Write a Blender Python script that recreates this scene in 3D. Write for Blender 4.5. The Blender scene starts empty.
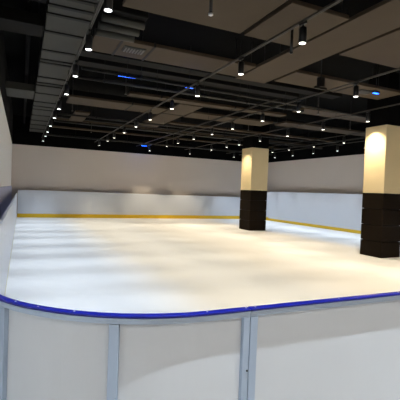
import bpy, bmesh, math, random
from mathutils import Vector, Matrix
random.seed(7)
C = bpy.context.scene.collection
PI = math.pi

# ------------------------------------------------------------------ camera
F, YAW, PITCH, ROLL, EYE = 392.53, 0.4278, -0.0215, 0.0387, 1.7
cam_d = bpy.data.cameras.new('camera'); cam = bpy.data.objects.new('camera', cam_d); C.objects.link(cam)
cam_d.sensor_width = 36; cam_d.lens = F / 400 * 36; cam_d.clip_start = .05; cam_d.clip_end = 100
fw = Vector((math.sin(YAW)*math.cos(PITCH), math.cos(YAW)*math.cos(PITCH), math.sin(PITCH)))
rt = Vector((math.cos(YAW), -math.sin(YAW), 0)); up = rt.cross(fw)
r2 = rt*math.cos(ROLL) + up*math.sin(ROLL); u2 = -rt*math.sin(ROLL) + up*math.cos(ROLL)
cam.matrix_world = Matrix(((r2.x, u2.x, -fw.x, 0), (r2.y, u2.y, -fw.y, 0), (r2.z, u2.z, -fw.z, EYE), (0, 0, 0, 1)))
bpy.context.scene.camera = cam

# ------------------------------------------------------------------ world and exposure
w = bpy.data.worlds.new('world'); bpy.context.scene.world = w; w.use_nodes = True
w.node_tree.nodes['Background'].inputs[0].default_value = (.9, .93, 1, 1)
w.node_tree.nodes['Background'].inputs[1].default_value = 0.02
vs = bpy.context.scene.view_settings
vs.view_transform = 'Standard'; vs.look = 'None'; vs.gamma = 1; vs.exposure = 0.0; vs.use_curve_mapping = False
SPOT_W = 345.0          # watts of one track spotlight
COOL, NEUTRAL, WARM = (.82, .91, 1.0), (1.0, .895, .70), (1.0, .84, .60)
# unseen area lights added behind the camera to brighten the fence's outer face
FILLS = []
for px in (.75, 3.6, 6.6):
    ad = bpy.data.lights.new('fill_area', 'AREA'); ad.shape = 'RECTANGLE'; ad.size = 1.8; ad.size_y = 1.2
    ad.energy = 42; ad.color = (1, .95, .88)
    ao = bpy.data.objects.new('fence_fill_light', ad); C.objects.link(ao); ao.location = (px, -1.5, 3.86); FILLS.append(ao)

# ------------------------------------------------------------------ materials
def srgb(c):
    return tuple(((v/255)/12.92 if v/255 <= .04045 else ((v/255+.055)/1.055)**2.4) for v in c) + (1,)
def mat(name, rgb, rough=.6, metal=0, spec=.5, noise=0, scale=3, bump=0, bscale=40, lin=None):
    m = bpy.data.materials.new(name); m.use_nodes = True; nt = m.node_tree; b = nt.nodes['Principled BSDF']
    c = lin if lin else srgb(rgb)
    b.inputs['Base Color'].default_value = c; b.inputs['Roughness'].default_value = rough
    b.inputs['Metallic'].default_value = metal; b.inputs['Specular IOR Level'].default_value = spec
    tc = nt.nodes.new('ShaderNodeTexCoord')
    if noise:
        n = nt.nodes.new('ShaderNodeTexNoise'); n.inputs['Scale'].default_value = scale; n.inputs['Detail'].default_value = 4
        nt.links.new(tc.outputs['Object'], n.inputs['Vector'])
        mx = nt.nodes.new('ShaderNodeMix'); mx.data_type = 'RGBA'
        mx.inputs[6].default_value = tuple(v*(1-noise) for v in c[:3]) + (1,)
        mx.inputs[7].default_value = tuple(min(1, v*(1+noise)) for v in c[:3]) + (1,)
        nt.links.new(n.outputs['Fac'], mx.inputs[0]); nt.links.new(mx.outputs[2], b.inputs['Base Color'])
    if bump:
        n2 = nt.nodes.new('ShaderNodeTexNoise'); n2.inputs['Scale'].default_value = bscale
        nt.links.new(tc.outputs['Object'], n2.inputs['Vector'])
        bp = nt.nodes.new('ShaderNodeBump'); bp.inputs['Strength'].default_value = bump; bp.inputs['Distance'].default_value = .01
        nt.links.new(n2.outputs['Fac'], bp.inputs['Height']); nt.links.new(bp.outputs['Normal'], b.inputs['Normal'])
    return m
def emit(name, col, s):
    m = bpy.data.materials.new(name); m.use_nodes = True; b = m.node_tree.nodes['Principled BSDF']
    b.inputs['Base Color'].default_value = (*col, 1)
    b.inputs['Emission Color'].default_value = (*col, 1); b.inputs['Emission Strength'].default_value = s
    return m
M = dict(
    ice=mat('synthetic_ice', (236, 237, 238), .42, spec=.35, noise=.02, scale=.8, bump=.05, bscale=6),
    wall=mat('wall_paint', (224, 214, 206), .85, noise=.03, scale=.7, spec=.2),
    lwall=mat('left_wall_paint', (238, 236, 234), .85, noise=.03, scale=.7, spec=.2),
    black=mat('black_ceiling_paint', (5, 5, 5), .95, spec=.1, noise=.2, scale=2),
    outer=mat('grey_screed', (168, 165, 160), .6, noise=.08, scale=4),
    board=mat('white_board_plastic', (222, 227, 236), .4, noise=.015, scale=2),
    skirt=mat('blue_wall_padding', (200, 202, 232), .6, noise=.04),
    yellow=mat('yellow_kickplate', (236, 194, 30), .45, noise=.04, scale=2),
    paleyellow=mat('pale_yellow_strip', (214, 206, 160), .5),
    blue=mat('blue_rail_plastic', (8, 20, 128), .32, noise=.12, scale=25),
    bluedark=mat('dark_blue_edge', (14, 16, 90), .4),
    alu=mat('anodised_aluminium', (172, 188, 208), .42, metal=.35, noise=.03, scale=12),
    panel=mat('fence_panel', (206, 211, 216), .45, noise=.015, scale=3),
    cream=mat('cream_column_paint', (228, 208, 164), .7, noise=.03, scale=2),
    pad=mat('dark_brown_padding', (26, 18, 9), .75, spec=.1, noise=.15, scale=5, bump=.1, bscale=30),
    padgap=mat('padding_joint', (6, 5, 4), .8),
    ductgrey=mat('grey_duct', (57, 57, 53), .7, noise=.12, scale=3, spec=.3),
    taupe=mat('taupe_duct', (62, 52, 40), .75, noise=.10, scale=2.2, spec=.25),
    duct2=mat('dark_duct', (10, 9, 8), .8, noise=.2, scale=3, spec=.2),
    pipe=mat('dull_pipe', (32, 30, 26), .5, metal=.3, noise=.2, scale=6),
    louvre=mat('pale_louvre', (84, 82, 78), .6),
    flange=mat('black_flange', (5, 5, 5), .8),
    track=mat('track_rail', (62, 58, 52), .5, metal=.2),
    lamp=mat('matt_black_lamp', (8, 8, 8), .45),
    steel=mat('bright_screw', (205, 210, 220), .3, metal=.6),
    lens_c=emit('lit_lens_cool', (.95, .98, 1), 4.5), lens_w=emit('lit_lens_warm', (1, .95, .85), 4.5),
    led=emit('blue_led', (.01, .12, 1), 6),
)

# ------------------------------------------------------------------ mesh helpers
def box(bm, a, b, bev=0):
    a, b = Vector(a), Vector(b); t = bmesh.new()
    bmesh.ops.create_cube(t, size=1)
    for v in t.verts: v.co = Vector(((a.x+b.x)/2+v.co.x*(b.x-a.x), (a.y+b.y)/2+v.co.y*(b.y-a.y), (a.z+b.z)/2+v.co.z*(b.z-a.z)))
    if bev: bmesh.ops.bevel(t, geom=t.edges[:], offset=bev, segments=2, affect='EDGES', profile=.5)
    join(bm, t); return bm
def join(bm, t):
    me = bpy.data.meshes.new('tmp'); t.to_mesh(me); t.free(); bm.from_mesh(me); bpy.data.meshes.remove(me)
def tube(bm, a, b, r, r2=None, n=14):
    a, b = Vector(a), Vector(b); d = b-a; t = bmesh.new()
    bmesh.ops.create_cone(t, cap_ends=True, segments=n, radius1=r, radius2=r if r2 is None else r2, depth=d.length)
    q = d.to_track_quat('Z', 'Y').to_matrix().to_4x4(); q.translation = (a+b)/2
    bmesh.ops.transform(t, matrix=q, verts=t.verts[:])
    for f in t.faces: f.smooth = len(f.verts) == 4
    join(bm, t); return bm
def B(*args, **k): return box(bmesh.new(), *args, **k)
def T(*args, **k): return tube(bmesh.new(), *args, **k)
def lathe(prof, n=24, centre=(0, 0, 0)):
    bm = bmesh.new(); c = Vector(centre); rings = []
    for r, z in prof:
        rings.append([bm.verts.new(c+Vector((r*math.cos(2*PI*i/n), r*math.sin(2*PI*i/n), z))) for i in range(n)])
    for p, q in zip(rings, rings[1:]):
        for i in range(n): bm.faces.new((p[i], p[(i+1) % n], q[(i+1) % n], q[i])).smooth = True
    bm.faces.new(rings[-1]); bm.faces.new(rings[0][::-1]); return bm
def obj(name, bm, m, parent=None):
    bmesh.ops.recalc_face_normals(bm, faces=bm.faces[:])
    me = bpy.data.meshes.new(name); bm.to_mesh(me); bm.free()
    o = bpy.data.objects.new(name, me); C.objects.link(o)
    for x in (m if isinstance(m, (list, tuple)) else [m]): me.materials.append(x)
    if parent: o.parent = parent
    return o
def tag(o, label, cat, group=None):
    o['label'] = label; o['category'] = cat
    if group: o['group'] = group
    return o
def thing(name, label, cat, loc=(0, 0, 0), rz=0, group=None):
    o = bpy.data.objects.new(name, None); C.objects.link(o); o.location = loc; o.rotation_euler.z = rz
    o.empty_display_size = .1
    return tag(o, label, cat, group)
def struct(name, bm, m, label=None):
    o = obj(name, bm, m); o['kind'] = 'structure'
    if label: o['label'] = label
    return o
def dup(root, loc, label=None, group=None):
    r = root.copy(); C.objects.link(r); r.location = loc
    if label: r['label'] = label
    if group: r['group'] = group
    for ch in list(root.children):
        c = ch.copy(); C.objects.link(c); c.parent = r
        for g in ch.children:
            d = g.copy(); C.objects.link(d); d.parent = c
    return r
def ribbon(pts, zr0, zr1, off0, off1):
    """wall along plan polyline pts, between heights, from offset off0 to off1 (towards outside = right of travel)"""
    bm = bmesh.new(); n = len(pts); P = [Vector((x, y, 0)) for x, y in pts]; R = []
    for i in range(n):
        d = (P[min(i+1, n-1)] - P[max(i-1, 0)]).normalized(); nr = Vector((d.y, -d.x, 0))
        R.append([bm.verts.new(P[i]+nr*o+Vector((0, 0, z))) for o, z in ((off0, zr0), (off1, zr0), (off1, zr1), (off0, zr1))])
    for p, q in zip(R, R[1:]):
        for k in range(4): bm.faces.new((p[k], p[(k+1) % 4], q[(k+1) % 4], q[k]))
    bm.faces.new(R[0]); bm.faces.new(R[-1][::-1])
    return bm

# ------------------------------------------------------------------ setting
XL, XR, YB, YF, W, TOP = -.489, 14.9, 22.7, -3.2, 3.8, 5.3      # room
RL, RR, RN, RB = -.19, 14.6, 1.58, 22.36                        # rink edge (inner)
struct('floor', B((XL-.2, YF-.2, -.25), (XR+.2, YB+.2, -.03)), M['outer'])
def wall(name, a, b, m):
    bm = B(a, (b[0], b[1], W)); o2 = B((a[0], a[1], W), b)
    for f in o2.faces: f.material_index = 1
    join(bm, o2); struct(name, bm, [m, M['black']])
wall('wall_left', (XL-.2, YF-.2, -.03), (XL, YB+.2, TOP), M['lwall'])
wall('wall_back', (XL, YB, -.03), (XR, YB+.2, TOP), M['wall'])
wall('wall_right', (XR, YF-.2, -.03), (XR+.2, YB+.2, TOP), M['wall'])
wall('wall_front', (XL, YF-.2, -.03), (XR, YF, TOP), M['wall'])
struct('ceiling', B((XL-.2, YF-.2, TOP), (XR+.2, YB+.2, TOP+.2)), M['black'])
struct('trim_1', B((XL, 2.65, -.03), (XL+.035, YB, 1.62), bev=.008), M['skirt'])

# the ice, with its rounded corner at the near left
RAD = .98
arc = [(RL + RAD - RAD*math.cos(a), RN + RAD - RAD*math.sin(a)) for a in [i*PI/2/28 for i in range(29)]]
bm = bmesh.new()
plan = arc + [(RR, RN), (RR, RB), (RL, RB)]
vs_ = [bm.verts.new((x, y, 0)) for x, y in plan]; top = bm.faces.new(vs_)
ex = bmesh.ops.extrude_face_region(bm, geom=[top])
for v in [g for g in ex['geom'] if isinstance(g, bmesh.types.BMVert)]: v.co.z = -.03
ice = obj('ice_sheet', bm, M['ice'])
tag(ice, 'white skating ice sheet filling the rink between the boards', 'ice')

# ------------------------------------------------------------------ far boards of the rink
KICK = .20
def run_board(name, label, p0, p1, h, yel=True, cap=None, KICK=.20):
    """straight board from p0 to p1, thickness grows to the right of travel"""
    t = thing(name, label, 'rink board', (p0[0], p0[1], 0))
    d = Vector((p1[0]-p0[0], p1[1]-p0[1])); rel = [(0, 0), (d.x, d.y)]
    obj('panel', ribbon(rel, 0, h, .0, .035), M['board'], t)
    obj('kickplate', ribbon(rel, .002, KICK, -.014, 0), M['yellow'], t)
    if cap: obj('cap_rail', ribbon(rel, h, h+.014, -.008, .045), M[cap], t)
    else: obj('cap_rail', ribbon(rel, h, h+.014, -.004, .039), M['board'], t)
    return t
# left side: thin yellow line only, blue cap
t = thing('rink_board', 'plain white left side rink board with thin yellow bottom line, beside the left wall', 'rink board', (RL, RN+RAD, 0))
rel = [(0, RB-RN-RAD), (0, 0)]
obj('panel', ribbon(rel, 0, 1.25, 0, .03), M['board'], t)
obj('kickplate', ribbon(rel, .002, .016, -.006, 0), M['paleyellow'], t)
obj('cap_rail', ribbon(rel, 1.25, 1.264, -.004, .034), M['board'], t)
def corner(name, label, cx, cy, a0, a1, h, R=1.1):
    t = thing(name, label, 'rink board', (cx, cy, 0))
    pts = [(R*math.cos(a0+(a1-a0)*i/20), R*math.sin(a0+(a1-a0)*i/20)) for i in range(21)]
    obj('panel', ribbon(pts, 0, h, 0, .035), M['board'], t)
    obj('kickplate', ribbon(pts, .002, KICK, -.014, 0), M['yellow'], t)
    obj('cap_rail', ribbon(pts, h, h+.014, -.004, .039), M['board'], t)
run_board('rink_board', 'white back rink board with yellow kickplate, below the far wall', (RR-1.1, RB), (RL+.03, RB), 1.42)
corner('rink_board', 'rounded back right corner rink board behind the farther column', RR-1.1, RB-1.1, 0, PI/2, 1.8)
run_board('rink_board', 'tall bluish white right side rink board with yellow kickplate, between the two columns', (RR, RN), (RR, RB-1.1), 1.86, KICK=.15)

# ------------------------------------------------------------------ near fence
CAPZ = 1.15
def along(pts, s):
    for p, q in zip(pts, pts[1:]):
        L = math.dist(p, q)
        if s <= L: break
        s -= L
    f = s/L; d = ((q[0]-p[0])/L, (q[1]-p[1])/L)
    return (p[0]+(q[0]-p[0])*f, p[1]+(q[1]-p[1])*f), math.atan2(d[1], d[0])
def sub(pts, s0, s1, n):
    return [along(pts, s0+(s1-s0)*i/n)[0] for i in range(n+1)]
def fence(label, pts, posts, bolts, n):
    o = pts[0]; pts = [(x-o[0], y-o[1]) for x, y in pts]
    t = thing('fence_section', label, 'fence', (o[0], o[1], 0), 0, 'near fence sections of the rink')
    L = sum(math.dist(p, q) for p, q in zip(pts, pts[1:]))
    P = sub(pts, 0, L, n)
    # outside is to the right of travel (towards the camera)
    obj('top_rail', ribbon(P, CAPZ-.026, CAPZ-.002, -.004, .024), M['alu'], t)
    obj('bottom_rail', ribbon(P, 0.0, .03, -.004, .024), M['alu'], t)
    cap = obj('cap_rail', ribbon(P, CAPZ, CAPZ+.013, -.008, .030), M['blue'], t)
    bv = cap.modifiers.new('bevel', 'BEVEL'); bv.width = .004; bv.segments = 2; bv.limit_method = 'ANGLE'
    for s in bolts:
        (x, y), a = along(pts, s); nx, ny = math.sin(a), -math.cos(a)
        obj('screw', lathe([(.005, 0), (.0048, .0016), (.0026, .003)], 10, (x+nx*.013, y+ny*.013, CAPZ+.0128)), M['steel'], cap)
    ps = sorted(posts)
    for s, wd in ps:
        (x, y), a = along(pts, s)
        bm = B((-wd/2, -.026, .0), (wd/2, .003, CAPZ-.0275), bev=.003)
        # a groove strip down the face
        p = obj('post', bm, M['alu'], t); p.location = (x, y, 0); p.rotation_euler.z = a
        for z in ((.87, .35) if wd < .04 else (.35,)):
            obj('bolt', T((wd*.28, -.0255, z), (wd*.28, -.029, z), .0045, n=12), M['flange'], p)
    for (s0, w0), (s1, w1) in zip(ps, ps[1:]):
        Q = sub(pts, s0+w0/2+.0005, s1-w1/2-.0005, max(2, n//2))
        obj('panel', ribbon(Q, .031, CAPZ-.0275, -.003, .004), M['panel'], t)
    Q = sub(pts, 0, L, n)
    obj('kickplate', ribbon(Q, .002, KICK, -.018, -.005), M['yellow'], t)
    return t
ptsA = arc + [(.992, RN)]
LA = sum(math.dist(p, q) for p, q in zip(ptsA, ptsA[1:]))
fence('curved corner section of the near blue-topped rink fence, at lower left of the photo', ptsA,
      [(.02, .035), (LA-1.205, .046), (LA-.622, .043), (LA-.018, .034)], [.25, .62, LA-.98, LA-.80, LA-.22, LA-.02], 40)
x0 = .994
LS = 1.5
labs = ['straight near fence section with blue top, right of the double post',
        'straight near fence section just past the right edge of the photo',
        'straight near fence section further right outside the photo']
for i in range(1):
    fence(labs[i], [(x0+i*LS, RN), (x0+(i+1)*LS-.002, RN)], [(.0205, .040), (LS-.02, .034)], [.03, .55, 1.0, LS-.05], 2)

for i, ao in enumerate(FILLS):  # casings added over the fill lights, out of view
    x, y = ao.location.x, ao.location.y
    t = thing('added_fill_panel', ['added fill light panel, unseen behind the camera at left', 'added fill light panel, unseen behind the camera in the middle', 'added fill light panel, unseen behind the camera at right'][i], 'ceiling light', (x, y, 3.9))
    obj('frame', B((-.95, -.65, 0), (.95, .65, .06), bev=.01), M['louvre'], t)
    for sx in (-.8, .8): obj('hanger_rod', T((sx, 0, .06), (sx, 0, TOP-3.9), .008, n=6), M['flange'], t)
# ------------------------------------------------------------------ columns
def column(x, y, s, ylen, label):
    t = thing('column', label, 'column', (x+s/2, y+ylen/2, 0), 0)
    hx, hy = s/2, ylen/2
    obj('shaft', B((-hx, -hy, 1.85), (hx, hy, W), bev=.012), M['cream'], t)
    obj('core', B((-hx+.04, -hy+.04, .0), (hx-.04, hy-.04, 1.849)), M['padgap'], t)
    obj('upper_shaft', B((-hx+.01, -hy+.01, W+.001), (hx-.01, hy-.01, TOP)), M['black'], t)
    for k in range(4):
        obj('base_panel', B((-hx-.004, -hy-.004, .465*k+.006), (hx+.004, hy+.004, .465*(k+1)-.008), bev=.012), M['pad'], t)
column(9.49, 15.31, .9, .9, 'farther cream column with dark padded base, nearer the middle of the photo')
column(9.34, 7.97, .78, .75, 'nearer cream column with dark padded base, at the right edge of the photo')

# ------------------------------------------------------------------ ceiling ductwork
def rods(parent, pts, z0):
    for x, y in pts:
        obj('hanger_rod', T((x, y, z0), (x, y, TOP), .008, n=8), M['flange'], parent)
DZ = 4.42
# long grey duct by the left wall
A0, A1 = .30, .98
t = thing('air_duct', 'long flat grey flanged duct running back along the left wall', 'air duct', (.64, 10, DZ))
obj('duct_body', B((-.34, -8, 0), (.34, 11.9, .34), bev=.01), M['ductgrey'], t)
for y in (4.2, 5.3, 6.05, 6.38, 6.72, 7.5, 8.55, 9.2, 9.42, 10.7, 11.3, 11.6, 12.6, 13.9, 14.7, 15.3, 16.6, 17.9, 19.2, 20.6):
    obj('flange', B((-.355, y-10-.04, -.022), (.355, y-10+.04, .35)), M['flange'], t)
rods(t, [(s*.30, y) for s in (-1, 1) for y in (-5, -1, 3, 7, 11)], .34)
for ch in t.children:
    if ch.name.startswith('hanger_rod'):
        for v in ch.data.vertices:
            if v.co.z > 1: v.co.z = TOP-DZ

def flat_duct(label, a, b, z=DZ, h=.07, m='taupe', seams=(), name='flat_duct'):
    cx, cy = (a[0]+b[0])/2, (a[1]+b[1])/2; hx, hy = (b[0]-a[0])/2, (b[1]-a[1])/2
    t = thing(name, label, 'ceiling duct', (cx, cy, z), 0)
    obj('duct_body', B((-hx, -hy, 0), (hx, hy, h), bev=.008), M[m], t)
    for s in seams:
        if hx > hy: bm = B((s-cx-.02, -hy-.01, -.012), (s-cx+.02, hy+.01, h+.01))
        else: bm = B((-hx-.01, s-cy-.02, -.012), (hx+.01, s-cy+.02, h+.01))
        obj('flange', bm, M['flange'], t)
    for sx in (-1, 1):
        for sy in (-1, 1):
            x, y = sx*(hx-.08), sy*(hy-.08)
            obj('hanger_rod', T((x, y, h), (x, y, TOP-z), .008, n=6), M['flange'], t)
    return t
FD = [
 # near band y 4.5-5.95
 ('wide taupe ceiling duct at the top middle, left of the dark slot', (1.30, 4.3), (3.33, 5.92), ()),
 ('taupe ceiling duct at the top, between the dark slot and the near track', (3.42, 4.62), (4.50, 5.95), ()),
 ('taupe ceiling duct near the top right corner of the photo', (5.46, 4.3), (7.6, 5.84), ()),
 # long-wise D
 ('long taupe duct running lengthwise above the nearest hanging spotlight', (4.56, 3.4), (5.38, 8.25), ()),
 # second band y 7.25-8.2
 ('taupe crosswise duct with a louvre, behind the big dark recess', (1.12, 7.27), (4.52, 8.12), (1.62, 2.25)),
 ('taupe crosswise duct right of the lengthwise duct, before the right column', (5.46, 7.12), (8.9, 7.95), (7.3,)),
 ('thin taupe crosswise duct in the middle distance', (2.75, 11.12), (8.2, 11.48), (3.7, 6.2)),
 ('long grey crosswise duct beyond the second blue light', (1.26, 12.55), (4.4, 13.6), (3.2,)),
 ('taupe crosswise duct behind the middle spotlights', (5.36, 12.6), (8.7, 13.5), (6.6,)),
 ('broad taupe lengthwise duct between the middle spotlights', (4.46, 11.6), (5.28, 16.4), (13.3,)),
 ('small pale duct stub beyond the left spotlight row', (1.72, 15.0), (2.25, 17.05), ()),
 ('taupe lengthwise duct before the right column', (8.95, 4.6), (9.7, 7.1), ()),
 ('taupe crosswise duct high beside the right column', (10.4, 6.4), (14.2, 7.2), ()),
 ('taupe crosswise duct between the columns, nearer one', (8.0, 9.9), (14.3, 10.55), (10.0, 12.0)),
 ('taupe crosswise duct between the columns, farther one', (9.0, 12.2), (14.3, 12.95), (11.2,)),
 ('thin taupe duct crossing before the far column', (5.4, 15.0), (14.3, 15.28), (8.0, 11.0)),
 ('thin grey duct crossing the far end of the hall', (1.2, 17.1), (14.3, 17.32), (5.0, 9.0)),
 ('thin grey duct nearest the far wall', (1.2, 19.4), (14.3, 19.6), (4.0, 8.0)),
]
for lab, a, b, se in FD: flat_duct(lab, a, b, seams=se)
# darker ducts above, seen in the gaps
for lab, a, b, z in [
 ('dark duct above the top middle recess', (1.9, 6.35), (4.5, 6.85), 4.95),
 ('dark grey beam left of the long grey duct, nearest', (XL, 7.40), (.28, 7.98), 4.45),
 ('dark grey beam left of the long grey duct, at the very top', (XL, 6.15), (.28, 6.6), 4.5),
 ('dark grey beam left of the long grey duct, farthest', (XL, 12.6), (.28, 13.8), 4.45),
 ('dark duct behind the louvred duct', (1.1, 9.2), (8.8, 9.6), 4.75),
 ('dark duct over the middle distance', (1.2, 10.1), (7.9, 10.5), 4.8),
 ('dark duct over the far half of the hall', (1.2, 14.1), (14.2, 14.5), 4.8),
 ('dark duct over the far end of the hall', (1.2, 18.2), (14.2, 18.5), 4.7)]:
    flat_duct(lab, a, b, z=z, h=.2, m='ductgrey' if 'farthest' in lab else 'duct2', name='ceiling_beam' if 'beam' in lab else 'dark_duct')

# louvred vents
def vent(x, y, z, label, sx=.42, sy=.3):
    t = thing('ceiling_vent', label, 'vent', (x, y, z), 0)
    obj('frame', B((-sx/2, -sy/2, -.02), (sx/2, sy/2, .0)), M['ductgrey'], t)
    n = 7
    for k in range(n):
        xx = -sx/2+.04+k*(sx-.08)/(n-1)
        obj('slat', B((xx-.012, -sy/2+.025, -.034), (xx+.012, sy/2-.025, -.0205)), M['louvre'], t)
vent(1.93, 7.62, DZ-.001, 'pale slatted vent under the duct behind the dark recess')
vent(7.9, 7.5, DZ-.001, 'pale slatted vent under the duct near the right column')
# grey box with tubes left of the vent
t = thing('pipe_unit', 'dark ceiling unit with two thick horizontal tubes, right of the long grey duct', 'ceiling unit', (1.45, 6.75, 4.3))
obj('casing', B((-.35, -.55, .16), (.35, .5, .42), bev=.02), M['duct2'], t)
for y in (-.35, -.02, .3):
    obj('tube', T((-.36, y, .1), (.33, y, .1), .062), M['ductgrey'], t)
for sx in (-.3, .3): obj('hanger_rod', T((sx, 0, .42), (sx, 0, TOP-4.3), .008, n=6), M['flange'], t)

# pipes
def pipe(label, a, b, r, m='pipe', clamps=5):
    t = thing('ceiling_pipe', label, 'pipe', a)
    d = Vector(b)-Vector(a)
    obj('pipe_body', T((0, 0, 0), d, r), M[m], t)
    for k in range(clamps):
        p = d*((k+.5)/clamps); q = d.normalized()
        obj('clamp', T(p-q*.02, p+q*.02, r+.012), M['flange'], t)
        obj('hanger_rod', T(p+Vector((0, 0, r)), (p.x, p.y, TOP-a[2]), .006, n=6), M['flange'], t)
pipe('thin pipe crossing the hall at the blue lights', (1.1, 8.72, 4.22), (14.3, 9.25, 4.22), .028)
pipe('dull pipe crossing the hall just beyond the blue lights', (1.1, 9.75, 4.3), (7.8, 9.75, 4.3), .04)
pipe('dull pipe crossing the hall beyond the grey cross duct', (1.1, 14.75, 4.25), (14.3, 14.75, 4.25), .035)
pipe('dull pipe crossing the far half of the hall', (1.1, 16.2, 4.22), (14.3, 16.2, 4.22), .05)
pipe('dull pipe close to the far wall', (1.1, 20.7, 4.2), (14.3, 20.7, 4.2), .05)
pipe('lengthwise pipe along the left wall side of the ceiling', (0.05, 3, 4.9), (.05, 22.4, 4.9), .05, m='duct2')
pipe('lengthwise pipe between second and third light rows', (5.42+.6, 8.6, 4.2), (6.02, 22.4, 4.2), .025)
pipe('lengthwise pipe between the columns row and the right wall', (12.9, 5, 4.2), (12.9, 22.4, 4.2), .03)

# ------------------------------------------------------------------ lighting tracks and spotlights
TZ = 4.20
def track(x, y0, y1, label):
    t = thing('light_track', label, 'light track', (x, (y0+y1)/2, TZ), 0, 'spotlight tracks')
    h = (y1-y0)/2
    obj('rail', B((-.02, -h, 0), (.02, h, .032)), M['track'], t)
    obj('groove', B((-.008, -h, -.002), (.008, h, 0)), M['flange'], t)
    n = 6
    for k in range(n):
        y = -h+(k+.5)*2*h/n
        obj('suspension_wire', T((0, y, .032), (0, y, DZ-TZ-(.023 if x < 1 else .013)), .005, n=6), M['flange'], t)
rows = [
 (.92, COOL, 'lens_c', 'leftmost row, under the grey duct', [1.20, 3.15, 4.98, 6.53, 8.23, 9.95, 11.98, 13.65, 15.55, 17.35, 18.85, 21.0]),
 (3.64, NEUTRAL, 'lens_w', 'second row from the left', [1.20, 3.0, 4.63, 6.38, 8.35, 10.04, 12.0, 13.7, 15.45, 17.3, 18.7, 20.9]),
 (6.58, WARM, 'lens_w', 'third row from the left', [1.20, 3.0, 4.7, 6.46, 8.40, 10.1, 11.95, 13.55, 15.3, 17.13, 18.7, 21.6]),
 (9.02, WARM, 'lens_w', 'row beside the columns', [1.20, 3.2, 5.0, 6.7, 8.36, 10.2, 12.1, 13.97, 15.7, 16.9, 18.6, 21.5]),
 (13.75, COOL, 'lens_c', 'added fill row hugging the right wall', [4.0, 6.0, 7.7, 9.4, 11.1, 12.8, 14.5, 16.2, 17.9, 19.6, 21.2]),  # row added to brighten the right board and ice edge
 (11.9, COOL, 'lens_w', 'row second from the right wall', [1.20, 3.2, 5.0, 6.7, 8.5, 10.2, 12.2, 14.0, 15.8, 17.2, 19.2, 21.3]),
]
ordn = ['nearest', 'second', 'third', 'fourth', 'fifth', 'sixth', 'seventh', 'eighth', 'ninth', 'tenth', 'eleventh', 'twelfth']
protos = {}
def make_spot(key, col, lens, cone=60, blend=.7, power=1.0):
    t = thing('track_spotlight', '', 'spotlight', (0, 0, 3.9), 0, 'black track spotlights')
    obj('lamp_body', lathe([(.050, 0.0), (.056, .003), (.056, .215), (.050, .222), (.02, .224)], 24), M['lamp'], t)
    obj('lens', lathe([(.046, -.004), (.047, -.001)], 20), M[lens], t)
    bm = T((0, 0, .222), (0, 0, .262), .012, n=10); box(bm, (-.018, -.07, .262), (.018, .07, .296), bev=.004)
    obj('mount', bm, M['lamp'], t)
    ld = bpy.data.lights.new('spot', 'SPOT'); ld.energy = SPOT_W*power; ld.color = col
    ld.spot_size = math.radians(cone); ld.spot_blend = blend; ld.shadow_soft_size = .015
    lo = bpy.data.objects.new('spot_beam', ld); C.objects.link(lo); lo.parent = t; lo.location = (0, 0, -.012)
    return t
for ri, (x, col, lens, rname, ys) in enumerate(rows):
    if not ys: continue
    track(x, .6, 22.3, 'thin ceiling light track of the ' + rname)
    src = make_spot(ri, col, lens, *((60, 1, 1.0) if x > 13 else (65, .8, 1.2) if col is WARM else (65, .8, 1.05) if col is NEUTRAL else (57, .75, .97)))
    for k, y in enumerate(ys):
        lab = f'black cylinder spotlight, {ordn[k]} from the camera end, {rname}'
        if (x, y) in ((9.02, 8.36), (9.02, 15.7)):        # wide beams washing the column beside them
            o = make_spot(ri, WARM, lens, 108, 1.0, 1.05 if y < 10 else .6); o.location = (x, y, 3.9); o['label'] = lab
        elif y < 1.3 and x < 4:                           # over the near fence
            o = make_spot(ri, COOL, lens, 80, .8, 1.9); o.location = (x, y, 3.9); o['label'] = lab
        elif not src['label']: o = src; o.location = (x, y, 3.9); o['label'] = lab
        else: o = dup(src, (x, y, 3.9), lab)

# hanging rods with a small light / sprinkler
def pendant(x, y, z0, z1, label, lit):
    t = thing('hanging_rod_lamp' if lit else 'hanging_conduit', label, 'pendant' if lit else 'conduit', (x, y, z0))
    obj('rod', T((0, 0, .03), (0, 0, z1-z0), .022), M['lamp'], t)
    obj('tip', lathe([(.012, 0), (.03, .01), (.03, .03)], 16), M['steel'] if lit else M['lamp'], t)
pendant(2.03, 4.35, 3.83, DZ, 'slim black rod with a bright tip hanging at the top middle', True)
pendant(3.95, 5.3, 4.0, DZ, 'short dark conduit hanging right of the dark slot', False)

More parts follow.
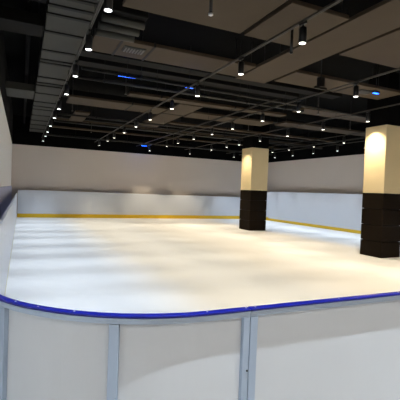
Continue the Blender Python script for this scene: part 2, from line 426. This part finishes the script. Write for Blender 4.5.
t = thing('hanging_box', 'small black box with bracket hanging left of the row three spotlight, unlit', 'ceiling box', (5.63, 6.5, 3.98))
obj('casing', B((-.06, -.06, 0), (.06, .06, .2), bev=.01), M['lamp'], t)
obj('bracket', B((-.16, -.02, -.05), (.16, .02, -.0), bev=.005), M['pipe'], t)
obj('hanger_rod', T((0, 0, .2), (0, 0, TOP-3.98), .012, n=8), M['flange'], t)
# ceiling fittings in the gaps: smoke detectors / sprinklers
def sprinkler(x, y, z, label):
    t = thing('sprinkler', label, 'sprinkler', (x, y, z), 0, 'sprinkler heads')
    obj('drop_pipe', T((0, 0, .03), (0, 0, TOP-z), .012, n=8), M['pipe'], t)
    obj('deflector', lathe([(.035, 0), (.035, .006), (.012, .012), (.012, .04)], 14), M['louvre'], t)
for i, (x, y) in enumerate([(1.5, 13.95), (2.5, 10.6), (5.9, 16.8), (8.3, 13.75), (8.4, 9.75), (11.2, 11.2), (2.9, 18.9), (7.4, 20.0), (10.9, 17.9)]):
    sprinkler(x, y, 4.25, 'small pale sprinkler head hanging ' + ['beyond the grey cross duct at left', 'beyond the blue light at left', 'in the middle far ceiling',
        'left of the far column top', 'left of the near column top', 'between the two columns', 'near the far wall at left', 'near the far wall in the middle', 'right behind the far column'][i])

# blue indicator lights
def bluelight(x, y, z, L, label, e):
    t = thing('blue_light', label, 'blue light', (x, y, z), 0, 'blue ceiling lights')
    obj('housing', B((-L/2-.02, -.03, 0), (L/2+.02, .03, .05), bev=.008), M['lamp'], t)
    obj('lens', B((-L/2, -.024, -.018), (L/2, .024, -.0005), bev=.006), M['led'], t)
    obj('hanger_rod', T((0, 0, .05), (0, 0, TOP-z), .006, n=6), M['flange'], t)
    ld = bpy.data.lights.new('blue', 'POINT'); ld.energy = e; ld.color = (.06, .2, 1); ld.shadow_soft_size = .03
    lo = bpy.data.objects.new('blue_glow', ld); C.objects.link(lo); lo.parent = t; lo.location = (0, -.08, -.05)
bluelight(2.14, 8.97, 4.27, .42, 'blue light glowing beside the crossing pipe, left of the middle', 3)
bluelight(3.72, 9.05, 4.27, .2, 'blue light glowing behind the second row spotlight', 4)
bluelight(7.75, 6.98, 4.25, .16, 'blue light glowing above the right column', 2)
bluelight(6.33, 21.9, 4.2, .30, 'blue light glowing just above the far wall', 5)

bpy.context.view_layer.update()
